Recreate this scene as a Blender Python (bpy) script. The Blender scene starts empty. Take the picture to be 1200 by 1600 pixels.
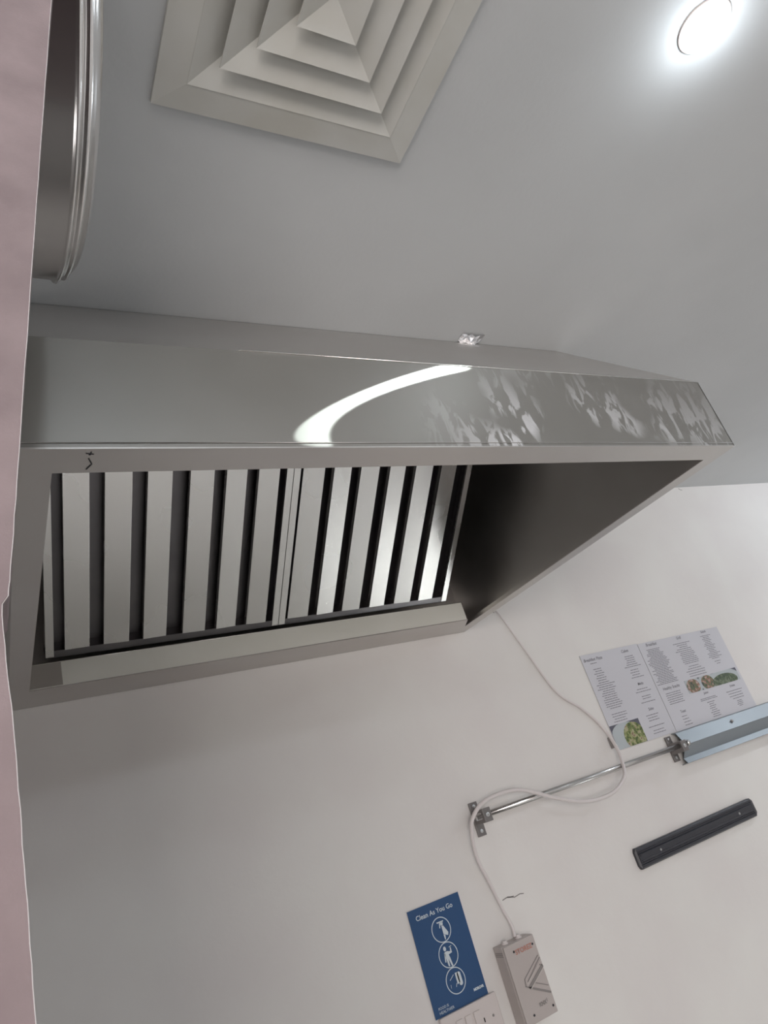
import bpy, bmesh, math, random
from mathutils import Vector, Matrix
random.seed(7)
scn = bpy.context.scene
C = scn.collection
S, H0 = 1.7, 1.6          # plan unit (camera to hood wall) in metres, camera height

def W(x, y, z): return Vector((x*S, y*S, z*S + H0))

# ---------------------------------------------------------------- camera
cam = bpy.data.cameras.new('camera'); camo = bpy.data.objects.new('camera', cam); C.objects.link(camo)
cam.sensor_fit = 'HORIZONTAL'; cam.sensor_width = 36.0; cam.lens = 36*1076.3/1200
cam.clip_start = .01
rt = Vector((.85960508, -.42341213, -.28600923)); dn = Vector((-.05133622, .48535034, -.87281134)); fw = Vector((.50837359, .7649557, .39547324))
m = Matrix.Identity(4)
for i in range(3): m[i][0], m[i][1], m[i][2] = rt[i], -dn[i], -fw[i]
m.translation = W(0, 0, 0)
camo.matrix_world = m
scn.camera = camo
# ---------------------------------------------------------------- world, exposure
wd = bpy.data.worlds.new('world'); scn.world = wd; wd.use_nodes = True
wd.node_tree.nodes['Background'].inputs[0].default_value = (.75, .8, .9, 1)
wd.node_tree.nodes['Background'].inputs[1].default_value = .25
vs = scn.view_settings; vs.view_transform = 'Standard'; vs.look = 'None'; vs.gamma = 1; vs.use_curve_mapping = False
vs.exposure = -.63
# ---------------------------------------------------------------- lights
def light(name, kind, loc, energy, col, **k):
    l = bpy.data.lights.new(name, kind); l.energy = energy; l.color = col
    for a, b in k.items(): setattr(l, a, b)
    o = bpy.data.objects.new(name, l); C.objects.link(o); o.location = loc
    return o
def aim(o, t): o.rotation_euler = (Vector(t) - o.location).to_track_quat('-Z', 'Y').to_euler()
# window behind and to the left of the photographer
o = light('window_light', 'AREA', W(-.62, -1.35, -.05), 85, (1.0, .925, .89), shape='RECTANGLE', size=1.3, size_y=1.2)
aim(o, W(.9, 1, 0))
# first: unseen downlight at the right; the others: fill lights added for brightness
for (x, y, e) in ((2.0, .55, 15), (1.35, -1.0, 13), (.45, -.95, 14), (2.2, -.5, 12), (.14, -.28, 6)):
    o = light('downlight_fill_glow', 'POINT', W(x, y, .505), e, (.82, .91, 1.0), shadow_soft_size=.04)
    o = light('downlight_fill_beam', 'SPOT', W(x, y, .520), e*4, (.95, .97, 1.0), spot_size=math.radians(140), spot_blend=.9, shadow_soft_size=.05)
o = light('left_fill_light', 'AREA', W(-.85, .38, -.08), 4, (1.0, .97, .95), shape='RECTANGLE', size=.35, size_y=.6)  # added side lamp, no doorway here; meant to throw the box shadow rightwards
aim(o, W(.7, .95, -.2))
o = light('lamp_glow', 'POINT', W(.577, .138, .506), .7, (.86, .94, 1.0), shadow_soft_size=.02)
# the visible downlight: weak pool plus a bright arc masked into the beam
LX, LY, LZ = .572, .127, .528
o = light('ring_beam', 'POINT', W(LX, LY, LZ), 16, (.86, .97, .96), shadow_soft_size=.002)
l = o.data; l.use_nodes = True; nt = l.node_tree; N = nt.nodes; em = N['Emission']
tc = N.new('ShaderNodeTexCoord')
sp_ = N.new('ShaderNodeSeparateXYZ'); nt.links.new(tc.outputs['Normal'], sp_.inputs[0])
def ss(x, a, b, lo, hi):
    k = N.new('ShaderNodeMapRange'); k.interpolation_type = 'SMOOTHSTEP'
    for q_, v_ in zip((1, 2, 3, 4), (a, b, lo, hi)): k.inputs[q_].default_value = v_
    nt.links.new(x, k.inputs[0]); return k.outputs[0]
def op(kind, a, b):
    k = N.new('ShaderNodeMath'); k.operation = kind; nt.links.new(a, k.inputs[0]); nt.links.new(b, k.inputs[1]); return k.outputs[0]
def val(v):
    k = N.new('ShaderNodeValue'); k.outputs[0].default_value = v; return k.outputs[0]
vy_ = op('MAXIMUM', sp_.outputs[1], val(.02))
u_ = op('DIVIDE', sp_.outputs[0], vy_); w_ = op('DIVIDE', sp_.outputs[2], vy_)
def conic(c):              # elliptical outline of the masked arc in the beam direction
    t_ = [op('MULTIPLY', op('MULTIPLY', u_, u_), val(c[0])), op('MULTIPLY', op('MULTIPLY', u_, w_), val(c[1])), op('MULTIPLY', op('MULTIPLY', w_, w_), val(c[2])), op('MULTIPLY', u_, val(c[3])), op('MULTIPLY', w_, val(c[4]))]
    a = t_[0]
    for b in t_[1:]: a = op('ADD', a, b)
    return a
ring_ = op('MULTIPLY', ss(conic((-.4851814, 2.2618076, -3.5372560, .9768397, -3.6792466)), .9990, 1.0015, 0, 1),
           ss(conic((-.1239656, .5428994, -1.8157789, .3840962, -2.8075201)), .9975, 1.0015, 1, 0))
ring_ = op('MULTIPLY', ring_, ss(sp_.outputs[1], .05, .1, 0, 1))
down_ = op('MULTIPLY', sp_.outputs[2], val(-1))
pool_ = ss(down_, .6, 1.0, 0, .12)
ml = N.new('ShaderNodeMath'); ml.operation = 'MULTIPLY'; ml.inputs[1].default_value = 4.8
# arc shape added to the beam, cut to land on the hood side only
flat_ = op('MULTIPLY', ss(u_, -.68, -.60, 1, 0), ss(w_, -1.03, -.99, 0, 1))
m2 = N.new('ShaderNodeMath'); m2.operation = 'MULTIPLY'
nt.links.new(ring_, ml.inputs[0]); nt.links.new(ml.outputs[0], m2.inputs[0]); nt.links.new(flat_, m2.inputs[1]); nt.links.new(op('ADD', m2.outputs[0], pool_), em.inputs['Strength'])

# ---------------------------------------------------------------- materials
def mat(name, col, rough=.5, metal=0, **k):
    mt = bpy.data.materials.new(name); mt.use_nodes = True
    b = mt.node_tree.nodes['Principled BSDF']
    b.inputs['Base Color'].default_value = (*col, 1); b.inputs['Roughness'].default_value = rough; b.inputs['Metallic'].default_value = metal
    for a, v in k.items(): b.inputs[a].default_value = v
    return mt
def nodes(mt): return mt.node_tree.nodes, mt.node_tree.links, mt.node_tree.nodes['Principled BSDF']
def noise_col(mt, c1, c2, scale, lo=.35, hi=.65, detail=4, stretch=(1, 1, 1), rough=None, bump=0, bscale=None):
    N, L, b = nodes(mt)
    g = N.new('ShaderNodeNewGeometry'); mp = N.new('ShaderNodeMapping'); mp.inputs['Scale'].default_value = stretch
    L.new(g.outputs['Position'], mp.inputs[0])
    n = N.new('ShaderNodeTexNoise'); n.inputs['Scale'].default_value = scale; n.inputs['Detail'].default_value = detail
    L.new(mp.outputs[0], n.inputs['Vector'])
    r = N.new('ShaderNodeValToRGB'); r.color_ramp.elements[0].position = lo; r.color_ramp.elements[1].position = hi
    r.color_ramp.elements[0].color = (*c1, 1); r.color_ramp.elements[1].color = (*c2, 1)
    L.new(n.outputs['Fac'], r.inputs[0]); L.new(r.outputs[0], b.inputs['Base Color'])
    if rough:
        mr = N.new('ShaderNodeMapRange'); mr.inputs[3].default_value, mr.inputs[4].default_value = rough
        L.new(n.outputs['Fac'], mr.inputs[0]); L.new(mr.outputs[0], b.inputs['Roughness'])
    if bump:
        n2 = N.new('ShaderNodeTexNoise'); n2.inputs['Scale'].default_value = bscale; n2.inputs['Detail'].default_value = 5
        L.new(mp.outputs[0], n2.inputs['Vector'])
        bp = N.new('ShaderNodeBump'); bp.inputs['Strength'].default_value = bump; bp.inputs['Distance'].default_value = .002
        L.new(n2.outputs['Fac'], bp.inputs['Height']); L.new(bp.outputs[0], b.inputs['Normal'])
    return r
M = {}
M['wall'] = mat('white_wall_paint', (.7, .67, .64), .6); noise_col(M['wall'], (.74, .705, .685), (.78, .76, .73), 3.0, bump=.2, bscale=60)
M['ceiling'] = mat('ceiling_paint', (.62, .62, .62), .7); noise_col(M['ceiling'], (.58, .595, .60), (.62, .635, .64), 2.5, bump=.15, bscale=90)
M['floor'] = mat('grey_floor_tile', (.55, .54, .53), .45)
M['plaster'] = mat('pink_plaster', (.6, .5, .5), .75)
noise_col(M['plaster'], (.155, .118, .121), (.235, .184, .187), 45, lo=.25, hi=.8, detail=6, bump=.10, bscale=900)
M['edge'] = mat('chipped_highlight_edge', (.85, .78, .76), .7)  # pale line: chipped paint plus the corner highlight painted in
def steel(name, c1, c2, rough, scale=5, stretch=(1, 1, 1)):
    s = mat(name, c1, .4, 1.0); noise_col(s, c1, c2, scale, rough=rough, stretch=stretch, lo=.0, hi=1.0, detail=2); return s
M['hood'] = steel('brushed_steel', (.54, .51, .485), (.64, .63, .615), (.34, .46), 6)
M['slat'] = steel('bright_steel', (.80, .785, .75), (.86, .85, .82), (.24, .30), 4)
M['rear'] = steel('shade_darkened_steel', (.13, .125, .13), (.22, .21, .21), (.3, .42), 12)  # dark colour paints in the shade seen through the filter gaps
M['rail_s'] = steel('greasy_steel', (.50, .48, .46), (.62, .60, .57), (.25, .38), 12)
M['lip'] = steel('pale_steel', (.80, .80, .72), (.90, .90, .84), (.45, .55), 7); M['lip'].node_tree.nodes['Principled BSDF'].inputs['Metallic'].default_value = .35
M['chrome'] = mat('polished_steel', (.74, .73, .72), .2, 1)
M['pipe'] = mat('rail_chrome', (.62, .61, .60), .2, 1)
M['zinc'] = mat('dull_zinc', (.22, .205, .20), .45, .6)
M['foil'] = mat('crumpled_foil', (.95, .95, .97), .22, 1)
M['vent'] = mat('vent_enamel', (.62, .61, .57), .45); noise_col(M['vent'], (.57, .56, .51), (.64, .64, .61), 6)
M['dark'] = mat('duct_dark', (.05, .05, .05), .8)
M['white'] = mat('socket_plastic', (.66, .60, .58), .35)
M['box'] = mat('box_paint', (.47, .42, .40), .45)
M['boxmark'] = mat('box_emboss', (.25, .23, .22), .5)
M['boxline'] = mat('box_highlight', (.6, .56, .53), .4)
M['red'] = mat('red_print', (.48, .22, .17), .5)
M['ink'] = mat('black_ink', (.03, .03, .035), .6)
M['text'] = mat('menu_ink', (.20, .195, .22), .7)
M['cable'] = mat('white_cable', (.70, .65, .64), .4)
M['paper'] = mat('menu_paper', (.60, .595, .635), .35)
M['blue'] = mat('blue_print', (.022, .075, .19), .35)
M['print'] = mat('white_print', (.62, .68, .72), .5)
M['black'] = mat('black_plastic', (.035, .036, .045), .38)
M['screw'] = mat('screw_steel', (.6, .6, .6), .3, 1)
M['hole'] = mat('dark_hole', (.01, .01, .01), .8)
M['shelfsteel'] = steel('bluish_steel', (.27, .30, .32), (.32, .35, .38), (.45, .55), 5); M['shelfsteel'].node_tree.nodes['Principled BSDF'].inputs['Metallic'].default_value = .6
lampm = mat('lamp_diffuser', (1, 1, 1), .5); lampm.node_tree.nodes['Principled BSDF'].inputs['Emission Color'].default_value = (.93, .97, 1, 1)
lampm.node_tree.nodes['Principled BSDF'].inputs['Emission Strength'].default_value = 8
M['lamp'] = lampm

def add_marks(mt, build):
    """mix dried-on residue (diffuse, pale) over a steel; build returns the mask socket"""
    N, L, b = nodes(mt)
    out = N['Material Output']; mix = N.new('ShaderNodeMixShader'); d = N.new('ShaderNodeBsdfPrincipled')
    d.inputs['Base Color'].default_value = (.75, .76, .78, 1); d.inputs['Roughness'].default_value = .6
    L.new(build(N, L), mix.inputs[0]); L.new(b.outputs[0], mix.inputs[1]); L.new(d.outputs[0], mix.inputs[2]); L.new(mix.outputs[0], out.inputs[0])
def smear_mask(N, L):
    g = N.new('ShaderNodeNewGeometry')
    sx = N.new('ShaderNodeSeparateXYZ'); L.new(g.outputs['Position'], sx.inputs[0])
    mp = N.new('ShaderNodeMapping'); mp.inputs['Rotation'].default_value = (0, math.radians(28), 0); mp.inputs['Scale'].default_value = (52, 10, 22)
    L.new(g.outputs['Position'], mp.inputs[0])
    n = N.new('ShaderNodeTexNoise'); n.inputs['Scale'].default_value = 1.0; n.inputs['Detail'].default_value = 3; n.inputs['Distortion'].default_value = .9
    L.new(mp.outputs[0], n.inputs['Vector'])
    n2 = N.new('ShaderNodeTexNoise'); n2.inputs['Scale'].default_value = 7; n2.inputs['Detail'].default_value = 2
    L.new(g.outputs['Position'], n2.inputs['Vector'])
    def rng(s, a, b_, c=0, d=1):
        r = N.new('ShaderNodeMapRange'); r.inputs[1].default_value, r.inputs[2].default_value, r.inputs[3].default_value, r.inputs[4].default_value = a, b_, c, d
        L.new(s, r.inputs[0]); return r.outputs[0]
    def mul(a, b_):
        k = N.new('ShaderNodeMath'); k.operation = 'MULTIPLY'; L.new(a, k.inputs[0]); L.new(b_, k.inputs[1]); return k.outputs[0]
    f = rng(n.outputs['Fac'], .49, .56)
    f = mul(f, rng(n2.outputs['Fac'], .42, .50))
    f = mul(f, rng(sx.outputs['X'], .55, .72)); 
    f = mul(f, rng(sx.outputs['Z'], .263*S+H0, .345*S+H0, 1.0, .15))
    return mul(f, rng(sx.outputs['X'], .85, 1.27, .75, .32))
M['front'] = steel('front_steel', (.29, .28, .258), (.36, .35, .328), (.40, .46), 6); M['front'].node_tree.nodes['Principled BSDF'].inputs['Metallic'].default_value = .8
add_marks(M['front'], smear_mask)

# ---------------------------------------------------------------- helpers
def thing(name, base, label, cat, group=None):
    o = bpy.data.objects.new(name, None); C.objects.link(o); o.location = base; o.empty_display_size = .05
    o['label'] = label; o['category'] = cat
    if group: o['group'] = group
    return o
def tag(o, label, cat, group=None):
    o['label'] = label; o['category'] = cat
    if group: o['group'] = group
    return o
def obj(name, bm, mt, parent=None, kind=None, label=None, bevel=0, smooth=False, origin=None):
    base = Vector((0, 0, 0)); p = parent
    while p: base += p.location; p = p.parent
    off = Vector(origin) if origin is not None else Vector((0, 0, 0))
    if parent is None and origin is None: base = Vector((0, 0, 0))
    for v in bm.verts: v.co -= base + (off if parent is None else Vector((0, 0, 0)))
    bmesh.ops.recalc_face_normals(bm, faces=bm.faces)
    me = bpy.data.meshes.new(name); bm.to_mesh(me); bm.free()
    me.materials.append(M[mt])
    if smooth:
        for pl in me.polygons: pl.use_smooth = True
    o = bpy.data.objects.new(name, me); C.objects.link(o); o.parent = parent
    if parent is None and origin is not None: o.location = off
    if kind: o['kind'] = kind
    if label: o['label'] = label
    if bevel:
        b = o.modifiers.new('bevel', 'BEVEL'); b.width = bevel; b.segments = 2; b.limit_method = 'ANGLE'; b.harden_normals = False
    return o
def add_box(bm, x0, x1, y0, y1, z0, z1):
    vs_ = [bm.verts.new(W(x, y, z)) for z in (z0, z1) for x, y in ((x0, y0), (x1, y0), (x1, y1), (x0, y1))]
    for f in ((0, 3, 2, 1), (4, 5, 6, 7), (0, 1, 5, 4), (1, 2, 6, 5), (2, 3, 7, 6), (3, 0, 4, 7)): bm.faces.new([vs_[i] for i in f])
def box(*a):
    bm = bmesh.new(); add_box(bm, *a); return bm
def add_prism(bm, pts, off):
    """closed outline (Vectors) extruded by off"""
    a = [bm.verts.new(p) for p in pts]; b = [bm.verts.new(p + off) for p in pts]
    bm.faces.new(a); bm.faces.new(b[::-1]); n = len(a)
    for i in range(n): bm.faces.new([a[i], a[(i+1) % n], b[(i+1) % n], b[i]])
def prism(pts, off):
    bm = bmesh.new(); add_prism(bm, pts, off); return bm
def prof_x(profile, x0, x1):
    """(y,z) outline extruded along x"""
    return prism([W(x0, y, z) for y, z in profile], Vector(((x1-x0)*S, 0, 0)))
def add_tube(bm, pts, r, seg=12, caps=True):
    pts = [Vector(p) for p in pts]; rs = r if isinstance(r, (list, tuple)) else [r]*len(pts)
    up = None; rings = []
    for i, p in enumerate(pts):
        t_ = (pts[min(i+1, len(pts)-1)] - pts[max(i-1, 0)]).normalized()
        if up is None: up = Vector((0, 0, 1)) if abs(t_.z) < .9 else Vector((1, 0, 0))
        u = (up - t_*up.dot(t_)).normalized(); v = t_.cross(u); up = u
        rings.append([bm.verts.new(p + (u*math.cos(a) + v*math.sin(a))*rs[i]) for a in [2*math.pi*k/seg for k in range(seg)]])
    for a, b in zip(rings, rings[1:]):
        for k in range(seg): bm.faces.new([a[k], a[(k+1) % seg], b[(k+1) % seg], b[k]])
    if caps: bm.faces.new(rings[0][::-1]); bm.faces.new(rings[-1])
def tube(pts, r, seg=12):
    bm = bmesh.new(); add_tube(bm, pts, r, seg); return bm
def add_lathe(bm, c, ax, u, prof, seg=48):
    """prof = (height along ax, radius), metres"""
    v = ax.cross(u); rings = []
    for h, r in prof:
        if r < 1e-6: rings.append([bm.verts.new(c + ax*h)]); continue
        rings.append([bm.verts.new(c + ax*h + (u*math.cos(a) + v*math.sin(a))*r) for a in [2*math.pi*k/seg for k in range(seg)]])
    for a, b in zip(rings, rings[1:]):
        for k in range(seg):
            k2 = (k+1) % seg
            if len(a) == 1: bm.faces.new([a[0], b[k2], b[k]])
            elif len(b) == 1: bm.faces.new([a[k], a[k2], b[0]])
            else: bm.faces.new([a[k], a[k2], b[k2], b[k]])
def lathe(*a, **k):
    bm = bmesh.new(); add_lathe(bm, *a, **k); return bm
def bez(pts, n=8):
    out = []
    P_ = [pts[0]] + list(pts) + [pts[-1]]
    for i in range(1, len(P_)-2):
        a, b, c, d = P_[i-1], P_[i], P_[i+1], P_[i+2]
        for k in range(n):
            t_ = k/n; out.append(.5*((2*b) + (c-a)*t_ + (2*a-5*b+4*c-d)*t_*t_ + (3*b-a-3*c+d)*t_**3))
    out.append(P_[-2]); return out
def text_bm(body, size, x, y, z, align='CENTER', bold=0, rot=0, shear=0, aspect=1.0):
    """flat lettering standing on the plane y, reading along +x"""
    cu = bpy.data.curves.new('lettering', 'FONT'); cu.body = body; cu.size = size*S; cu.align_x = align; cu.offset = bold; cu.shear = shear; cu.resolution_u = 3
    to = bpy.data.objects.new('lettering', cu); C.objects.link(to)
    dg = bpy.context.evaluated_depsgraph_get(); me = bpy.data.meshes.new_from_object(to.evaluated_get(dg))
    bm = bmesh.new(); bm.from_mesh(me)
    C.objects.unlink(to); bpy.data.objects.remove(to); bpy.data.meshes.remove(me)
    c_, s_ = math.cos(rot), math.sin(rot); b0 = W(x, y, z)
    for v in bm.verts:
        a, b = v.co.x*aspect, v.co.y
        v.co = b0 + Vector((a*c_ - b*s_, 0, a*s_ + b*c_))
    return bm
def flat(pts, y, th=.0002):
    """outline in (x,z) on plane y facing the room"""
    return prism([W(x, y, z) for x, z in pts], Vector((0, th*S, 0)))

ZC = .537                  # ceiling
# ================================================================ room shell
XL, XR, YB = -1.0, 2.7, -1.9
FL = -H0/S
obj('wall_back', box(XL, XR, 1.0, 1.06, FL, ZC+.12), 'wall', kind='structure')
obj('wall_right', box(XR, XR+.06, YB, 1.06, FL, ZC+.12), 'wall', kind='structure')
obj('wall_rear', box(XL-.06, XR+.06, YB-.06, YB, FL, ZC+.12), 'wall', kind='structure')
obj('added_worktop', box(-.3, 2.2, .56, .999, -.58, -.555), 'slat', kind='structure', bevel=.003)  # unseen, added so the filter slats have something to reflect
obj('floor', box(XL-.06, XR+.06, YB-.06, 1.06, FL-.05, FL), 'floor', kind='structure')
obj('wall_far_left', box(XL-.06, XL, YB, 1.06, FL, ZC+.12), 'wall', kind='structure')
# ceiling with the square hole of the air diffuser
DX, DY = .243, .2145; hh = .0885
bm = bmesh.new()
for a in ((XL-.06, DX-hh, YB, 1.0), (DX+hh, XR+.06, YB, 1.0), (DX-hh, DX+hh, YB, DY-hh), (DX-hh, DX+hh, DY+hh, 1.0)):
    add_box(bm, *a, ZC, ZC+.02)
obj('ceiling', bm, 'ceiling', kind='structure')
bm = bmesh.new()
add_box(bm, DX-.12, DX+.12, DY-.12, DY+.12, ZC+.07, ZC+.075)
for s in (-1, 1):
    add_box(bm, DX+s*.1-.004, DX+s*.1+.004, DY-.11, DY+.11, ZC+.02, ZC+.07); add_box(bm, DX-.11, DX+.11, DY+s*.1-.004, DY+s*.1+.004, ZC+.02, ZC+.07)
obj('trim_duct_box', bm, 'dark', kind='structure')

# left foreground wall end: rough pink plaster with a leaning upper edge
yS = .1
edge = [(.0652, ZC), (.0215, .194)]
px = [(.0215, .194), (.01556, .1453), (.01011, .1002), (.00605, .0665), (.00399, .0491), (.0031, .0424)]
for (a, b), (c, d) in zip(px, px[1:]):
    for k in range(1, 7):
        t_ = k/6; edge.append((a+(c-a)*t_ + random.uniform(-.00005, .00005), b+(d-b)*t_))
edge[-1] = (.0031, .0424)
edge.append((.0023, .0412))
zz = .0395; base = .00165
while zz > -.06:
    t_ = min(1, (.0412-zz)/.018)
    edge.append((.0021 + .0005*t_ + random.uniform(-.00009, .00009)*(1 if zz > -.0 else .4), zz)); zz -= .0021
edge.append((.0026, FL))
outl = [(XL, FL), (XL, ZC)] + edge
wl = obj('wall_left', prism([W(x, yS, z) for x, z in outl], Vector((0, .014*S, 0))), 'plaster', kind='structure')
bm = bmesh.new()
add_tube(bm, [W(x+.00002, yS+.0003, z) for x, z in edge], .00018, 6)
obj('trim_chipped_highlight', bm, 'edge', kind='structure')

# ================================================================ extractor hood
X0, X1, YF, YT, ZB, ZM = .022, .749, .396, .555, .263, .353
th = .0012
hood = thing('extractor_hood', W(.385, .7, ZB), 'large brushed stainless steel extractor hood fixed between ceiling and white wall', 'extractor hood')
obj('front_panel', box(X0, X1, YF, YF+th, ZB+.0005, ZM), 'front', hood)
obj('slope_panel', prof_x([(YF, ZM), (YT, ZC-.0005), (YT+th, ZC-.0005-th*.3), (YF+th, ZM-th*.3)], X0, X1), 'hood', hood)
for xa, xb in ((X0-th*.2, X0+th), (X1-th, X1+th*.2)):
    obj('side_panel', prism([W(xa, y, z) for y, z in ((YF, ZB), (YF, ZM), (YT, ZC-.001), (.999, ZC-.001), (.999, ZB))], Vector(((xb-xa)*S, 0, 0))), 'hood', hood)
obj('back_panel', box(X0+th, X1-th, .992, .995, ZB+.004, ZC-.006), 'hood', hood)
obj('top_panel', box(X0+th, X1-th, YT+.004, .99, ZC-.005, ZC-.0025), 'hood', hood)
obj('bottom_flange', box(X0, X1, YF-.0003, .4245, ZB-.0006, ZB+.0006), 'hood', hood)
obj('bottom_flange', box(X0, .0435, .4245, .924, ZB-.0006, ZB+.0006), 'hood', hood)
obj('bottom_flange', box(.727, X1, .4245, .9625, ZB-.0006, ZB+.0006), 'hood', hood)
obj('bottom_flange', prism([W(x, y, ZB-.0006) for x, y in ((X0, .924), (.708, .924), (.727, .9625), (X1, .9625), (X1, .999), (X0, .999))], Vector((0, 0, .0012*S))), 'hood', hood)
# upturned inner edges of the flange
bm = bmesh.new()
add_box(bm, .0435, .727, .4243, .4253, ZB, ZB+.006); add_box(bm, .0427, .0437, .4245, .924, ZB, ZB+.006); add_box(bm, .7265, .7275, .4245, .96, ZB, ZB+.006)
obj('flange_return', bm, 'hood', hood)
# grease trough along the wall
obj('trough_lip', box(.0437, .7065, .924, .9252, ZB+.0006, .2945), 'lip', hood, label='pale satin steel lip of the grease trough')
obj('lip_joint_plate', box(.0437, .081, .9232, .9239, ZB+.0012, .2935), 'rail_s', hood)
obj('trough_hem', tube([W(.0437, .9246, .2945), W(.7065, .9246, .2945)], .0013, 8), 'slat', hood, smooth=True)
obj('trough_floor', box(.0437, .7065, .9255, .985, ZB+.006, ZB+.008), 'rail_s', hood)
obj('trough_end', box(.7066, .7076, .9246, .985, ZB+.0008, .292), 'hood', hood)
obj('filter_channel', prof_x([(.958, .278), (.962, .272), (.985, .272), (.985, .30), (.981, .30), (.981, .276), (.964, .276)], .6785, .7255), 'rail_s', hood)
# folded seams that catch the light
obj('edge_seam', tube([W(.181, YF-.0003, ZM+.0003), W(X1, YF-.0003, ZM+.0003)], .0009, 8), 'slat', hood, smooth=True)
obj('edge_seam', tube([W(X0, YF-.0006, ZB+.004), W(X1, YF-.0003, ZB+.004)], .0005, 8), 'hood', hood, smooth=True)
# marker scribble under the front flange
bm = bmesh.new()
def stroke(bm, pts, w, z):
    for (a, b), (c, d) in zip(pts, pts[1:]):
        d_ = Vector((c-a, d-b, 0)).normalized(); n_ = Vector((-d_.y, d_.x, 0))*w/2
        q = [Vector((a, b, 0))+n_, Vector((c, d, 0))+n_, Vector((c, d, 0))-n_, Vector((a, b, 0))-n_]
        add_prism(bm, [W(p.x, p.y, z) for p in q], Vector((0, 0, -.0002*S)))
stroke(bm, [(.0622, .4008), (.0670, .4018)], .0008, ZB-.0007); stroke(bm, [(.0652, .3990), (.0650, .4026), (.0640, .4022)], .0008, ZB-.00072)
stroke(bm, [(.0643, .4066), (.0668, .4135), (.0640, .4200)], .0009, ZB-.0007)
obj('marker_scribble', bm, 'ink', hood)

# ================================================================ baffle filters
P0 = Vector((0, .93, .296)); d = Vector((0, -.7694, .6388)); nn = Vector((0, -.6388, -.7694))
def F(x, s, n):
    v = P0 + d*s + nn*n; return W(x, v.y, v.z)
def fprism(prof, s0, s1):
    """(x,n) outline extruded up the filter slope"""
    return prism([F(x, s0, n) for x, n in prof], (F(0, s1, 0)-F(0, s0, 0)))
s0, s1 = .016, .338
tk = .0007
def baffle_filter(xa, xb, slats, label):
    r = thing('baffle_filter', F((xa+xb)/2, s0, 0), label, 'filter', 'baffle filters in the hood')
    for x, xn, sd in ((xa, slats[0][0], 1), (xb, slats[-1][1], -1)):
        w_ = .0095*sd
        obj('side_rail', fprism([(x, 0), (x+w_, 0), (x+w_, -.003), (x+w_-tk*sd, -.003), (x+w_-tk*sd, -tk), (x+tk*sd, -tk), (x+tk*sd, -.022), (x, -.022)], s0-.008, s1), 'slat', r)
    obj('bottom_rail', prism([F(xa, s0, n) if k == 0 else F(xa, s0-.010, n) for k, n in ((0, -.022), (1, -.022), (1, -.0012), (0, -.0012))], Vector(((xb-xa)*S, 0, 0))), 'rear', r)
    obj('top_rail', prism([F(xa+.0002, s, n) for s, n in ((s1, -.022), (s1+.01, -.022), (s1+.01, .0002), (s1, .0002))], Vector(((xb-xa-.0004)*S, 0, 0))), 'slat', r)
    for a, b in slats:
        f = .0075
        pr = [(a, 0), (b, 0), (b, -f), (b-tk, -f), (b-tk, -tk), (a+tk, -tk), (a+tk, -f), (a, -f)]
        tl = (.0003, -.0006, .0005, -.0002, .0007, -.0005)[slats.index((a, b))]*(1 if xa < .2 else -1)
        pr = [(a, tl), (b, -tl), (b, -f), (b-tk, -f), (b-tk, -tk-tl), (a+tk, -tk+tl), (a+tk, -f), (a, -f)]
        obj('baffle', fprism(pr, s0, s1), 'slat', r, bevel=.0004)
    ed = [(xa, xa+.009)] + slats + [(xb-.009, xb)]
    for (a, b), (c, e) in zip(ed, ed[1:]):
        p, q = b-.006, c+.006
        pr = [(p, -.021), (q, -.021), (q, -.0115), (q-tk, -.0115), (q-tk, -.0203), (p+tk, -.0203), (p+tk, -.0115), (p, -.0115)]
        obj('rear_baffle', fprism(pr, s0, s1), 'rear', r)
    return r
baffle_filter(.0645, .3732, [(.0865, .1155), (.1325, .1635), (.1815, .2115), (.2335, .2640), (.2800, .3080), (.3240, .3530)], 'left steel baffle filter with six bright slats, on the inked side of the hood')
baffle_filter(.3742, .6775, [(.3875, .4200), (.4345, .4625), (.4780, .5080), (.5265, .5535), (.5725, .6025), (.6190, .6475)], 'right steel baffle filter with six slats, beside the dark empty hood side')

# ================================================================ ceiling diffuser
vent = thing('ceiling_diffuser', W(DX, DY, ZC), 'square white ceiling air diffuser with nested stepped frames', 'air vent')
def ring(bm, ho, zo, hi, zi, t_=.002):
    lo = []
    for h_, z_ in ((ho, zo), (hi, zi), (hi, zi+t_), (ho, zo+t_)):
        lo.append([bm.verts.new(W(DX+sx*h_, DY+sy*h_, z_)) for sx, sy in ((-1, -1), (1, -1), (1, 1), (-1, 1))])
    for a in range(4):
        A_, B_ = lo[a], lo[(a+1) % 4]
        for k in range(4): bm.faces.new([A_[k], A_[(k+1) % 4], B_[(k+1) % 4], B_[k]])
bm = bmesh.new(); ring(bm, .1125, ZC-.0042, .0898, ZC-.0058, .004)
obj('outer_frame', bm, 'vent', vent)
bm = bmesh.new(); ring(bm, .0898, ZC-.0062, .062, ZC+.004, .0012)
obj('louvre_ring', bm, 'vent', vent)
bm = bmesh.new(); ring(bm, .0700, ZC-.0095, .040, ZC+.002, .0012)
obj('louvre_ring', bm, 'vent', vent)
bm = bmesh.new(); ring(bm, .0480, ZC-.0105, .018, ZC+.001, .0012)
obj('louvre_ring', bm, 'vent', vent)
bm = bmesh.new()
a = [bm.verts.new(W(DX+sx*.0245, DY+sy*.0245, ZC-.0115)) for sx, sy in ((-1, -1), (1, -1), (1, 1), (-1, 1))]
b = bm.verts.new(W(DX, DY, ZC-.003)); b2 = bm.verts.new(W(DX, DY, ZC+.0))
a2 = [bm.verts.new(v.co+Vector((0, 0, .003))) for v in a]
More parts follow.
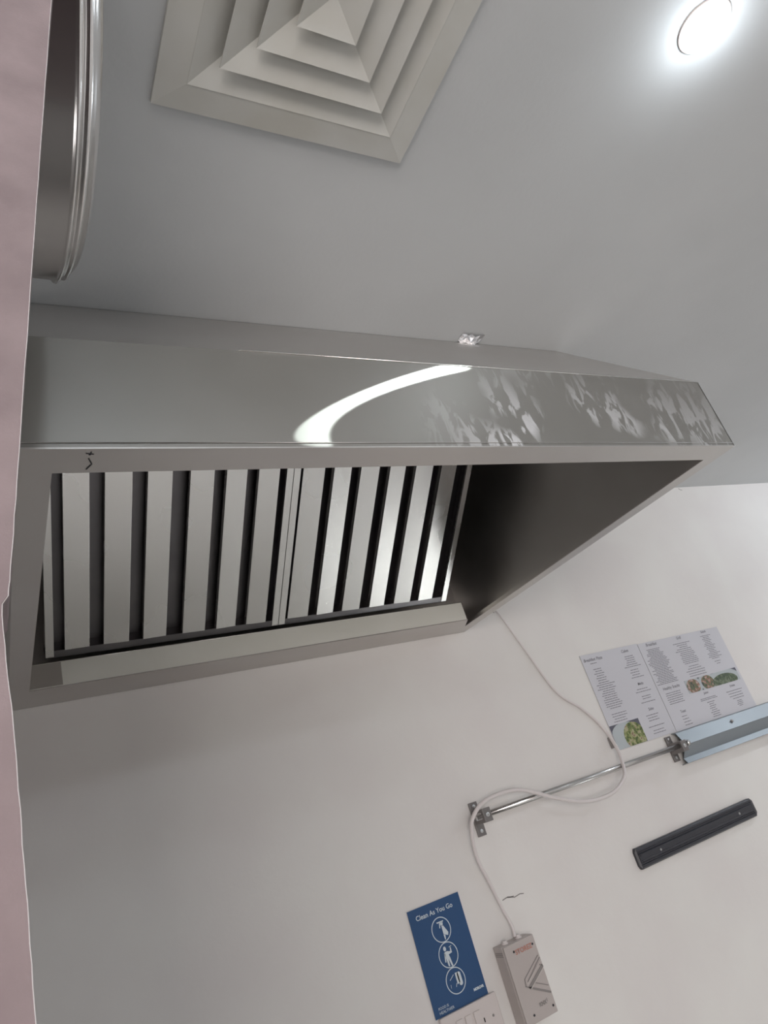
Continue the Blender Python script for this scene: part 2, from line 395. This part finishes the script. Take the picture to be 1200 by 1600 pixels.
for k in range(4): bm.faces.new([a[k], a[(k+1) % 4], b]); bm.faces.new([a2[k], a2[(k+1) % 4], b2]); bm.faces.new([a[k], a[(k+1) % 4], a2[(k+1) % 4], a2[k]])
obj('centre_cone', bm, 'vent', vent)

# ================================================================ downlight
dl = thing('downlight', W(.577, .138, ZC), 'round recessed ceiling downlight glowing cool white', 'ceiling light')
zx = Vector((0, 0, -1)); ux = Vector((1, 0, 0)); c_ = W(.577, .138, ZC)
obj('bezel', lathe(c_, zx, ux, [(0, .0405), (.002, .0405), (.0025, .040), (.0025, .0385), (.0, .0385), (0, .0405)]), 'white', dl, smooth=False)
obj('diffuser', lathe(c_, zx, ux, [(.0005, .0378), (.006, .0378), (.0085, .034), (.0095, .02), (.0098, 0)]), 'lamp', dl, smooth=True)

# ================================================================ polished round housing under the ceiling, left
ks = .55
dc = W(0, .42*ks, .725*ks)
drum = thing('steel_drum', dc, 'round polished steel drum with ridged rim hanging behind the pink wall end', 'drum')
prof = [(-.01, 0), (-.01, .203), (-.008, .205), (.078, .205), (.0795, .2072), (.081, .2085), (.0825, .2072), (.0838, .2045), (.085, .2025), (.0865, .2025), (.0878, .2042), (.0892, .2042), (.0918, .2000), (.094, .1975), (.0965, .1945), (.0985, .190), (.1, .184), (.1, .179), (.0985, .175), (.096, .174), (.094, .170), (.092, .12), (.0915, 0)]
obj('shell', lathe(dc, Vector((1, 0, 0)), Vector((0, 1, 0)), [(a*ks*S, b*ks*S) for a, b in prof], seg=96), 'chrome', drum, smooth=True)
obj('hanger', box(.012, .03, .226, .236, .399+.112, ZC), 'screw', drum)

# ================================================================ crumpled foil at ceiling joint
bm = bmesh.new(); rnd = random.Random(3)
cx, cy = .582, .551
g = {}
nx, ny = 9, 5
for i in range(nx):
    for j in range(ny):
        g[i, j] = bm.verts.new(W(cx + (i/(nx-1)-.5)*.036, cy - .0145*(j/(ny-1)) + rnd.uniform(-.0015, .0015), ZC - .0012 - .012*math.sin(math.pi*i/(nx-1))*(.35+.65*(1-j/(ny-1))) * rnd.uniform(.3, 1.1)))
for i in range(nx-1):
    for j in range(ny-1): bm.faces.new([g[i, j], g[i+1, j], g[i+1, j+1], g[i, j+1]])
fo = obj('foil_scrap', bm, 'foil', origin=W(cx, cy, ZC))
tag(fo, 'crumpled shiny foil scrap stuck in the joint between hood and ceiling', 'foil')
so = fo.modifiers.new('thick', 'SOLIDIFY'); so.thickness = .0006

# ================================================================ cable
cp = [(.829, .300), (.8411, .2843), (.8702, .2058), (.9025, .1237), (.9480, .0810), (.9766, .0428), (.9905, .0042), (.9904, -.0247), (.9795, -.0506), (.9359, -.0676), (.8739, -.0648), (.8168, -.0451), (.7585, -.0180), (.7205, -.0106), (.6750, -.0141), (.6466, -.0291), (.6342, -.0495), (.6290, -.0851), (.6370, -.1235), (.6448, -.1610), (.6510, -.1850), (.6500, -.2005)]
yy = [.9978, .9975, .9973, .9970, .9965, .996, .985, .972, .958, .952, .950, .950, .955, .96, .966, .972, .978, .985, .99, .992, .990, .985]
pts = []
for (x, z), y in zip(cp, yy): pts.append(W(x*y, y, z*y))
pts = bez(pts, 8)
rr = [.0022 + .0032*min(1, max(0, (i-10)/40)) - .0012*max(0, min(1, (i-130)/25)) for i in range(len(pts))]
bm = bmesh.new(); add_tube(bm, pts, rr, 10)
ca_ = obj('cable', bm, 'cable', smooth=True, origin=pts[-1])
tag(ca_, 'white cable looping down the wall from hood to the grey control box', 'cable')
# cable tie holding it by the menu
tie = obj('cable_tie', box(.974, .9775, .991, .996, .001, .021), 'boxmark', origin=W(.975, .995, .001))
tag(tie, 'small dark wall clip beside the menu photo and the white cable', 'clip')

# ================================================================ hanging rail
rail = thing('hanging_rail', W(.90, .998, -.033), 'slim chrome steel rail on two wall brackets crossed by the white cable', 'rail')
yr = .974
obj('bar', tube([W(.640*yr/.985, yr, -.0322), W(1.170*yr, yr, -.0305)], .0080, 16), 'pipe', rail, smooth=True)
obj('end_cap', tube([W(1.170*yr, yr, -.0305), W(1.176*yr, yr, -.0305)], .0098, 16), 'pipe', rail, smooth=True)
for xb, zt, zbm in ((.650, -.0100, -.0600), (1.124, -.0090, -.0560)):
    pl = obj('bracket', box(xb-.0078, xb+.0078, .9965, .9995, zbm, zt), 'zinc', rail, bevel=.001)
    bm = bmesh.new()
    add_box(bm, xb-.0075, xb+.0075, .966, .968, -.0425, -.0225)
    add_box(bm, xb-.0075, xb-.0055, .968, .9964, -.0425, -.0225)
    obj('bracket_ear', bm, 'zinc', rail, bevel=.001)
    for z_ in (zt-.006, zbm+.007):
        obj('screw', lathe(W(xb, .9964, z_), Vector((0, -1, 0)), Vector((1, 0, 0)), [(0, .005), (.0012, .0046), (.0018, .0016), (.0006, .0010), (.0006, 0)], seg=14), 'screw', rail)
    obj('screw', lathe(W(xb, .9659, -.0325), Vector((0, -1, 0)), Vector((1, 0, 0)), [(0, .0062), (.0012, .0056), (.0018, .0024), (.0006, .0018), (.0006, 0)], seg=14), 'screw', rail)

# ================================================================ steel shelf channel
sh = thing('steel_channel', W(1.7, .999, -.065), 'bluish steel wall channel under the menus at the right edge', 'channel')
obj('top_face', prof_x([(.9995, -.0065), (.988, -.0085), (.976, -.0325), (.977, -.0335), (.9895, -.0095), (.9995, -.0077)], 1.140, 2.1), 'shelfsteel', sh)
obj('groove_face', prof_x([(.976, -.0330), (.9905, -.0545), (.9915, -.0540), (.9775, -.0335)], 1.136, 2.1), 'shelfsteel', sh)
obj('bottom_lip', prof_x([(.9905, -.0545), (.984, -.0640), (.9995, -.0655), (.9995, -.0645), (.9855, -.0632), (.9915, -.0545)], 1.134, 2.1), 'shelfsteel', sh)
obj('screw', lathe(W(1.302, .9805, -.0190), Vector((0, -.9, .43)).normalized(), Vector((1, 0, 0)), [(0, .0055), (.0022, .005), (.0026, 0)], seg=12), 'boxmark', sh)

# ================================================================ knife bar
kb = thing('knife_rack', W(1.095, .998, -.174), 'black magnetic knife bar screwed to the wall below the chrome rail', 'knife rack')
kx0, kx1, zt, zb = .930, 1.268, -.1585, -.1915
def kprof(x, s_):
    return [(.9995, zt-.004+.004*s_), (.9955, zt), (.992, zt-.001), (.992, zt-.0065), (.9895, zt-.0080), (.9895, zb+.0085), (.992, zb+.007), (.992, zb+.001), (.9955, zb), (.9995, zb+.003)]
obj('body', prof_x([(.9995, zt), (.9935, zt), (.991, zt-.0025), (.991, zt-.0062), (.993, zt-.0070), (.993, zt-.0090), (.9900, zt-.0105), (.9900, zb+.0105), (.993, zb+.009), (.993, zb+.007), (.991, zb+.0062), (.991, zb+.0025), (.9935, zb), (.9995, zb)], kx0+.003, kx1-.009), 'black', kb, bevel=.0006)
for xa, sd in ((kx0+.003, -1), (kx1-.009, 1)):
    L_ = .003 if sd < 0 else .009
    bm = bmesh.new()
    A_ = [W(xa, .9925, zt), W(xa, .9925, zb), W(xa, .9995, zb), W(xa, .9995, zt)]
    B_ = [W(xa+sd*L_, .995, zt-.006), W(xa+sd*L_, .995, zb+.006), W(xa+sd*L_, .9995, zb+.006), W(xa+sd*L_, .9995, zt-.006)]
    va = [bm.verts.new(p) for p in A_]; vb = [bm.verts.new(p) for p in B_]
    bm.faces.new(va); bm.faces.new(vb[::-1])
    for k in range(4): bm.faces.new([va[k], va[(k+1) % 4], vb[(k+1) % 4], vb[k]])
    obj('end_cap', bm, 'black', kb)
for z_ in (zt-.0125, zb+.0125):
    obj('magnet_strip', box(kx0+.006, kx1-.012, .9890, .9899, z_-.0015, z_+.0015), 'black', kb)
for x_ in (.985, 1.212):
    obj('screw', lathe(W(x_, .9899, -.1750), Vector((0, -1, 0)), Vector((1, 0, 0)), [(0, .0042), (.0014, .0036), (.0018, .0012), (.0008, .0008), (.0008, 0)], seg=12), 'screw', kb)

# ================================================================ menus
yM = .9985
def sheet(x0, x1, z0, z1, name, label):
    t_ = thing(name, W((x0+x1)/2, .999, z0), label, 'menu')
    bm = bmesh.new(); add_box(bm, x0, x1, yM, yM+.0008, z0, z1)
    obj('sheet', bm, 'paper', t_)
    return t_
def lines(rows, parent):
    """rows of unreadably small print: (centre x, z, width); each row is broken into words"""
    bm = bmesh.new()
    for cx_, z_, w_ in rows:
        x_ = cx_-w_/2
        while x_ < cx_+w_/2-.001:
            ww = min(random.uniform(.003, .009), cx_+w_/2-x_)
            add_box(bm, x_, x_+ww, yM-.0003, yM-.0001, z_-.00060, z_+.00060); x_ += ww+.0011
    o_ = obj('small_print', bm, 'text', parent); o_['kind'] = 'stuff'; return o_
def col(cx_, zt_, zb_, n, wmin, wmax, drift=0):
    return [(cx_+drift*i/max(1, n-1)+random.uniform(-.002, .002), zt_+(zb_-zt_)*i/max(1, n-1), random.uniform(wmin, wmax)) for i in range(n)]
def heads(items, parent):
    for s_, x_, z_, sz in items:
        obj('heading', text_bm(s_, sz, x_, yM-.0002, z_, bold=.0002, shear=.25), 'text', parent)
mA = sheet(.992, 1.1560, -.0055, .1760, 'menu_sheet', 'white menu sheet with green food photo at its lower left, touching the cable')
heads([('Breakfast Pizza', 1.022, .1620, .0085), ('Cakes', 1.114, .1640, .0085), ('Melts', 1.118, .0960, .0075), ('Sides', 1.116, .0455, .0075)], mA)
lines([(1.020, .157, .018)] + col(1.0255, .145, .118, 7, .016, .030) + col(1.0275, .114, .068, 12, .028, .052) + col(1.029, .057, .043, 4, .02, .045)
      + col(1.121, .155, .134, 6, .022, .052) + col(1.118, .127, .112, 4, .02, .036) + [(1.117, .088, .03), (1.118, .083, .045), (1.119, .0735, .025), (1.119, .069, .025), (1.118, .062, .04)]
      + col(1.113, .037, .027, 3, .025, .045) + [(1.112, .016, .045), (1.113, .008, .03), (1.113, .003, .035)], mA)
mB = sheet(1.1575, 1.424, -.0065, .1745, 'menu_sheet', 'wide white menu sheet with strip photo of three dishes, above the steel channel')
heads([('Breakfast', 1.196, .1655, .0090), ('Grill', 1.285, .1660, .0085), ('Salads', 1.371, .1680, .0075), ('Healthy Snacks', 1.197, .0735, .0085), ('Toast', 1.199, .0240, .0075), ('Juices', 1.289, .0455, .0065), ('Drinks', 1.379, .0440, .0065)], mB)
lines(col(1.196, .158, .086, 24, .035, .066) + col(1.197, .066, .045, 6, .035, .062) + col(1.199, .017, .000, 4, .015, .026)
      + col(1.286, .157, .140, 5, .02, .060) + col(1.290, .136, .113, 7, .025, .055) + col(1.293, .106, .086, 5, .03, .066) + col(1.289, .037, .034, 2, .05, .056) + col(1.291, .028, -.001, 8, .016, .03)
      + col(1.371, .161, .110, 15, .018, .045) + [(1.372, .103, .02), (1.372, .098, .012)] + col(1.379, .036, .020, 4, .035, .055) + col(1.378, .014, .004, 4, .012, .02), mB)
def photo_mat(name, cols, scale, seed):
    mt = mat(name, cols[0], .4); N, L, b = nodes(mt)
    g_ = N.new('ShaderNodeNewGeometry'); mp = N.new('ShaderNodeMapping'); mp.inputs['Location'].default_value = (seed, 0, seed); L.new(g_.outputs['Position'], mp.inputs[0])
    n = N.new('ShaderNodeTexNoise'); n.inputs['Scale'].default_value = scale; n.inputs['Detail'].default_value = 3; L.new(mp.outputs[0], n.inputs['Vector'])
    r = N.new('ShaderNodeValToRGB'); L.new(n.outputs['Fac'], r.inputs[0]); L.new(r.outputs[0], b.inputs['Base Color'])
    el_ = r.color_ramp.elements
    el_[0].position = .35; el_[0].color = (*cols[0], 1); el_[1].position = .68; el_[1].color = (*cols[-1], 1)
    for i, c in enumerate(cols[1:-1]): e_ = el_.new(.35+.33*(i+1)/(len(cols)-1)); e_.color = (*c, 1)
    return mt
M['greens'] = photo_mat('printed_salad', [(.07, .10, .03), (.22, .26, .08), (.45, .42, .27), (.22, .12, .08)], 90, 1)
M['meat'] = photo_mat('printed_meat', [(.06, .06, .06), (.14, .18, .10), (.30, .14, .10), (.50, .42, .38)], 80, 3)
M['herbs'] = photo_mat('printed_herbs', [(.05, .07, .05), (.10, .14, .08), (.24, .26, .20)], 90, 5)
M['photobg'] = mat('photo_dark', (.10, .10, .13), .4)
M['plate'] = mat('printed_plate', (.46, .50, .52), .4)
def ell(cx_, cz_, a_, b_, x0, x1, z0, z1, rot=0, n=28):
    out = []
    for k in range(n):
        t_ = 2*math.pi*k/n; u, v = a_*math.cos(t_), b_*math.sin(t_)
        x_, z_ = cx_+u*math.cos(rot)-v*math.sin(rot), cz_+u*math.sin(rot)+v*math.cos(rot)
        p = (min(max(x_, x0), x1), min(max(z_, z0), z1))
        if not out or (abs(p[0]-out[-1][0])+abs(p[1]-out[-1][1])) > 1e-5: out.append(p)
    return out
b1 = (.9925, 1.0720, -.0050, .0385)
ph = obj('food_photo', flat([(b1[0], b1[2]), (b1[1], b1[2]), (b1[1], b1[3]), (b1[0], b1[3])], yM-.0002, .0001), 'photobg', mA, label='photo of a green salad on a pale plate')
obj('printed_dish', flat(ell(1.028, .010, .042, .030, *b1), yM-.0004, .0001), 'plate', ph)
obj('printed_food', flat(ell(1.047, .010, .028, .026, *b1), yM-.0006, .0001), 'greens', ph)
b2 = (1.241, 1.4165, .0540, .0805)
ph = obj('food_photo', flat([(b2[0], b2[2]), (b2[1], b2[2]), (b2[1], b2[3]), (b2[0], b2[3])], yM-.0002, .0001), 'photobg', mB, label='strip photo of three dishes')
for cx_, a_, mm, k in ((1.262, .024, 'meat', 0), (1.310, .024, 'meat', 1), (1.366, .050, 'herbs', 2)):
    cz_ = .067 if k < 2 else .061
    obj('printed_dish', flat(ell(cx_, cz_, a_*1.12, .021 if k < 2 else .024, *b2), yM-.0004-.00005*k, .00005), 'plate', ph)
    obj('printed_food', flat(ell(cx_, cz_-.001, a_*.85, .015, *b2), yM-.0007-.00005*k, .00005), mm, ph)

# ================================================================ blue poster
yP = .9985
po = thing('poster', W(.534, .999, -.2475), 'blue portrait poster with three white circled cleaning pictures above the socket', 'poster')
obj('sheet', box(.4900, .5785, yP, yP+.0008, -.2475, -.1175), 'blue', po)
obj('title', text_bm('Clean As You Go', .0088, .532, yP-.0002, -.1325, bold=.0002), 'print', po)
for k, (cx_, cz_) in enumerate(((.5350, -.1535), (.5350, -.1850), (.5350, -.2165))):
    Ro, Ri = .0158, .0146
    bm = bmesh.new(); n = 48
    for y_ in (0,):
        o1 = [bm.verts.new(W(cx_+Ro*math.cos(2*math.pi*i/n), yP-.0002, cz_+Ro*math.sin(2*math.pi*i/n))) for i in range(n)]
        i1 = [bm.verts.new(W(cx_+Ri*math.cos(2*math.pi*i/n), yP-.0002, cz_+Ri*math.sin(2*math.pi*i/n))) for i in range(n)]
        for i in range(n): bm.faces.new([o1[i], o1[(i+1) % n], i1[(i+1) % n], i1[i]])
    ic = obj('pictogram_circle', bm, 'print', po)
    def q(*pts): return [(cx_+a_, cz_+b_) for a_, b_ in pts]
    bm = bmesh.new()
    def pf(pts): add_prism(bm, [W(x_, yP-.0003, z_) for x_, z_ in pts], Vector((0, .0001, 0)))
    if k == 0:      # spray bottle
        pf(q((.0015, .004), (.0045, .004), (.0098, -.0060), (.0082, -.0095), (.0015, -.0062)))
        pf(q((.0010, .0045), (.0042, .0045), (.0050, .0080), (.0000, .0085)))
        pf(q((-.0040, .0085), (.0060, .0085), (.0070, .0100), (-.0050, .0102)))
        pf(q((-.0010, .0080), (.0006, .0080), (-.0010, .0020), (-.0024, .0022)))
        pf(q((.0012, -.0066), (.0040, -.0078), (.0028, -.0135), (.0016, -.0128)))
    elif k == 1:    # person wiping
        pf([(cx_-.0035+.0023*math.cos(t_*.5236), cz_+.0082+.0030*math.sin(t_*.5236)) for t_ in range(12)])
        pf(q((-.0062, .0042), (-.0010, .0048), (.0040, .0030), (.0052, .0075), (.0066, .0074), (.0064, .0010), (.0005, .0002), (.0015, -.0045), (-.0052, -.0040)))
        pf(q((-.0062, .0042), (-.0080, -.0070), (-.0064, -.0074), (-.0046, .0020)))
        pf(q((-.0052, -.0038), (-.0018, -.0042), (-.0022, -.0135), (-.0044, -.0130))); pf(q((-.0018, -.0042), (.0015, -.0045), (.0028, -.0140), (.0006, -.0142)))
        pf(q((.0036, .0078), (.0082, .0086), (.0082, .0094), (.0036, .0086)))
    else:           # hand with paper roll
        pf(q((.0012, .0085), (.0060, .0085), (.0060, -.0040), (.0012, -.0050)))
        pf([(cx_+.0070+.0030*math.cos(a_), cz_+(.0055 if math.sin(a_) > 0 else -.0050)+.0030*math.sin(a_)) for a_ in [2*math.pi*i/16 for i in range(16)]])
        for a_, b_ in (((-.0090, .0030), (-.0015, .0078)), ((-.0095, -.0020), (-.0100, -.0060)), ((-.0020, -.0070), (.0000, -.0030))):
            pf(q(a_, (a_[0]+.0005, a_[1]-.0006), (b_[0]+.0005, b_[1]-.0006), b_))
    obj('pictogram', bm, 'print', ic)
obj('lettering', text_bm('HEALTHIER', .0048, .4975, yP-.0002, -.2445, align='LEFT'), 'print', po)
obj('lettering', text_bm('FOOD IS', .0044, .4975, yP-.0002, -.2395, align='LEFT'), 'print', po)
obj('lettering', text_bm('NORCAR', .0040, .5580, yP-.0002, -.2375, align='LEFT', bold=.0006), 'print', po)

# ================================================================ socket
so_ = thing('wall_socket', W(.54, .999, -.297), 'white double socket plate right under the blue poster', 'socket')
zt, zb = -.2475, -.2985
obj('plate', box(.4935, .5875, .9935, .9995, zb, zt), 'white', so_, bevel=.003)
for x_ in (.520, .5345, .549):
    pl = obj('rocker', box(x_-.0052, x_+.0052, .9918, .9934, -.2730, -.2575), 'white', so_, bevel=.001)
obj('hole', prof_x([(.9929, -.2740), (.9934, -.2740), (.9934, -.2690), (.9929, -.2690)], .5575, .5590), 'hole', so_)
obj('screw', lathe(W(.5735, .9934, -.2715), Vector((0, -1, 0)), Vector((1, 0, 0)), [(0, .0030), (.0008, .0026), (.0008, 0)], seg=12), 'boxmark', so_)

# ================================================================ control box
cb_ = thing('control_box', W(.635, .999, -.297), 'beige grey control box with big K mark, fed by the white cable', 'control box')
bx0, bx1, bz0, bz1, by = .6075, .6640, -.2985, -.2005, .9725
obj('housing', box(bx0, bx1, by+.004, .9995, bz0, bz1), 'box', cb_, bevel=.002)
obj('cover', box(bx0+.0006, bx1-.0006, by, by+.0036, bz0+.0006, bz1-.0006), 'box', cb_, bevel=.0015)
def bar(bm, a_, b_, w_, y_, t_=.0006):
    d_ = Vector((b_[0]-a_[0], b_[1]-a_[1])).normalized(); n_ = Vector((-d_.y, d_.x))*w_/2
    p = [(a_[0]+n_.x, a_[1]+n_.y), (b_[0]+n_.x, b_[1]+n_.y), (b_[0]-n_.x, b_[1]-n_.y), (a_[0]-n_.x, a_[1]-n_.y)]
    add_prism(bm, [W(x_, y_, z_) for x_, z_ in p], Vector((0, t_*S, 0)))
ye = by-.0008
bm = bmesh.new()
bar(bm, (.6617, -.2305), (.6300, -.2505), .0011, ye); bar(bm, (.6600, -.2272), (.6262, -.2462), .0009, ye)
bar(bm, (.6262, -.2462), (.6248, -.2545), .0012, ye)
bar(bm, (.6625, -.2405), (.6292, -.2580), .0034, ye); bar(bm, (.6625, -.2405), (.6560, -.2375), .001, ye); 
bar(bm, (.6405, -.2550), (.6610, -.2652), .0010, ye); bar(bm, (.6310, -.2580), (.6620, -.2740), .0026, ye); bar(bm, (.6240, -.2540), (.6310, -.2582), .0012, ye)
obj('emblem', bm, 'boxmark', cb_)
bm = bmesh.new()
bar(bm, (.6615, -.2345), (.6275, -.2530), .0010, ye-.0002); bar(bm, (.6630, -.2430), (.6320, -.2598), .0010, ye-.0002)
obj('emblem_highlight', bm, 'boxline', cb_)
obj('red_lettering', text_bm('STOREZ', .0085, .6400, ye, -.2155, bold=.0004, rot=.0), 'red', cb_)
obj('small_lettering', text_bm('KNX', .0060, .6430, ye, -.2830, bold=.0005), 'boxmark', cb_)
obj('small_lettering', text_bm('1', .0060, .6510, ye, -.2815, bold=.0003), 'boxmark', cb_)
for x_, z_ in ((.6230, -.2110), (.6575, -.2120), (.6585, -.2890), (.6235, -.2885)):
    obj('cover_screw', lathe(W(x_, by-.0001, z_), Vector((0, -1, 0)), Vector((1, 0, 0)), [(0, .0028), (.0010, .0024), (.0010, 0)], seg=10), 'ink', cb_)
bm = bmesh.new()
for k in range(3): add_box(bm, bx0-.0004, bx0+.0002, .978, .996, -.2085-.0022*k, -.2077-.0022*k)
obj('vent_slot', bm, 'boxmark', cb_)
for x_ in (.621, .646):
    obj('cable_gland', lathe(W(x_, .985, bz1), Vector((0, 0, 1)), Vector((1, 0, 0)), [(-.001, .0085), (.003, .0085), (.003, .0065), (.007, .006), (.007, 0)], seg=16), 'cable', cb_)

# scuffs on the wall
def wall_strokes(pts_list, w_):
    bm = bmesh.new()
    for pts_ in pts_list:
        for a_, b_ in zip(pts_, pts_[1:]): bar(bm, a_, b_, w_, .9994, .0003)
    return bm
cr = obj('wall_crack', wall_strokes([[(.6493, -.1511), (.660, -.1495), (.672, -.1535), (.683, -.1522), (.6900, -.1538)], [(.659, -.1500), (.664, -.1512), (.671, -.1516)], [(1.545, .5335), (1.551, .5295), (1.557, .5285)], [(.8215, .2935), (.828, .2925), (.8300, .2890)]], .0012), 'boxmark', None, origin=W(.67, .999, -.152))
cr.name = 'trim_wall_crack'; cr['kind'] = 'structure'
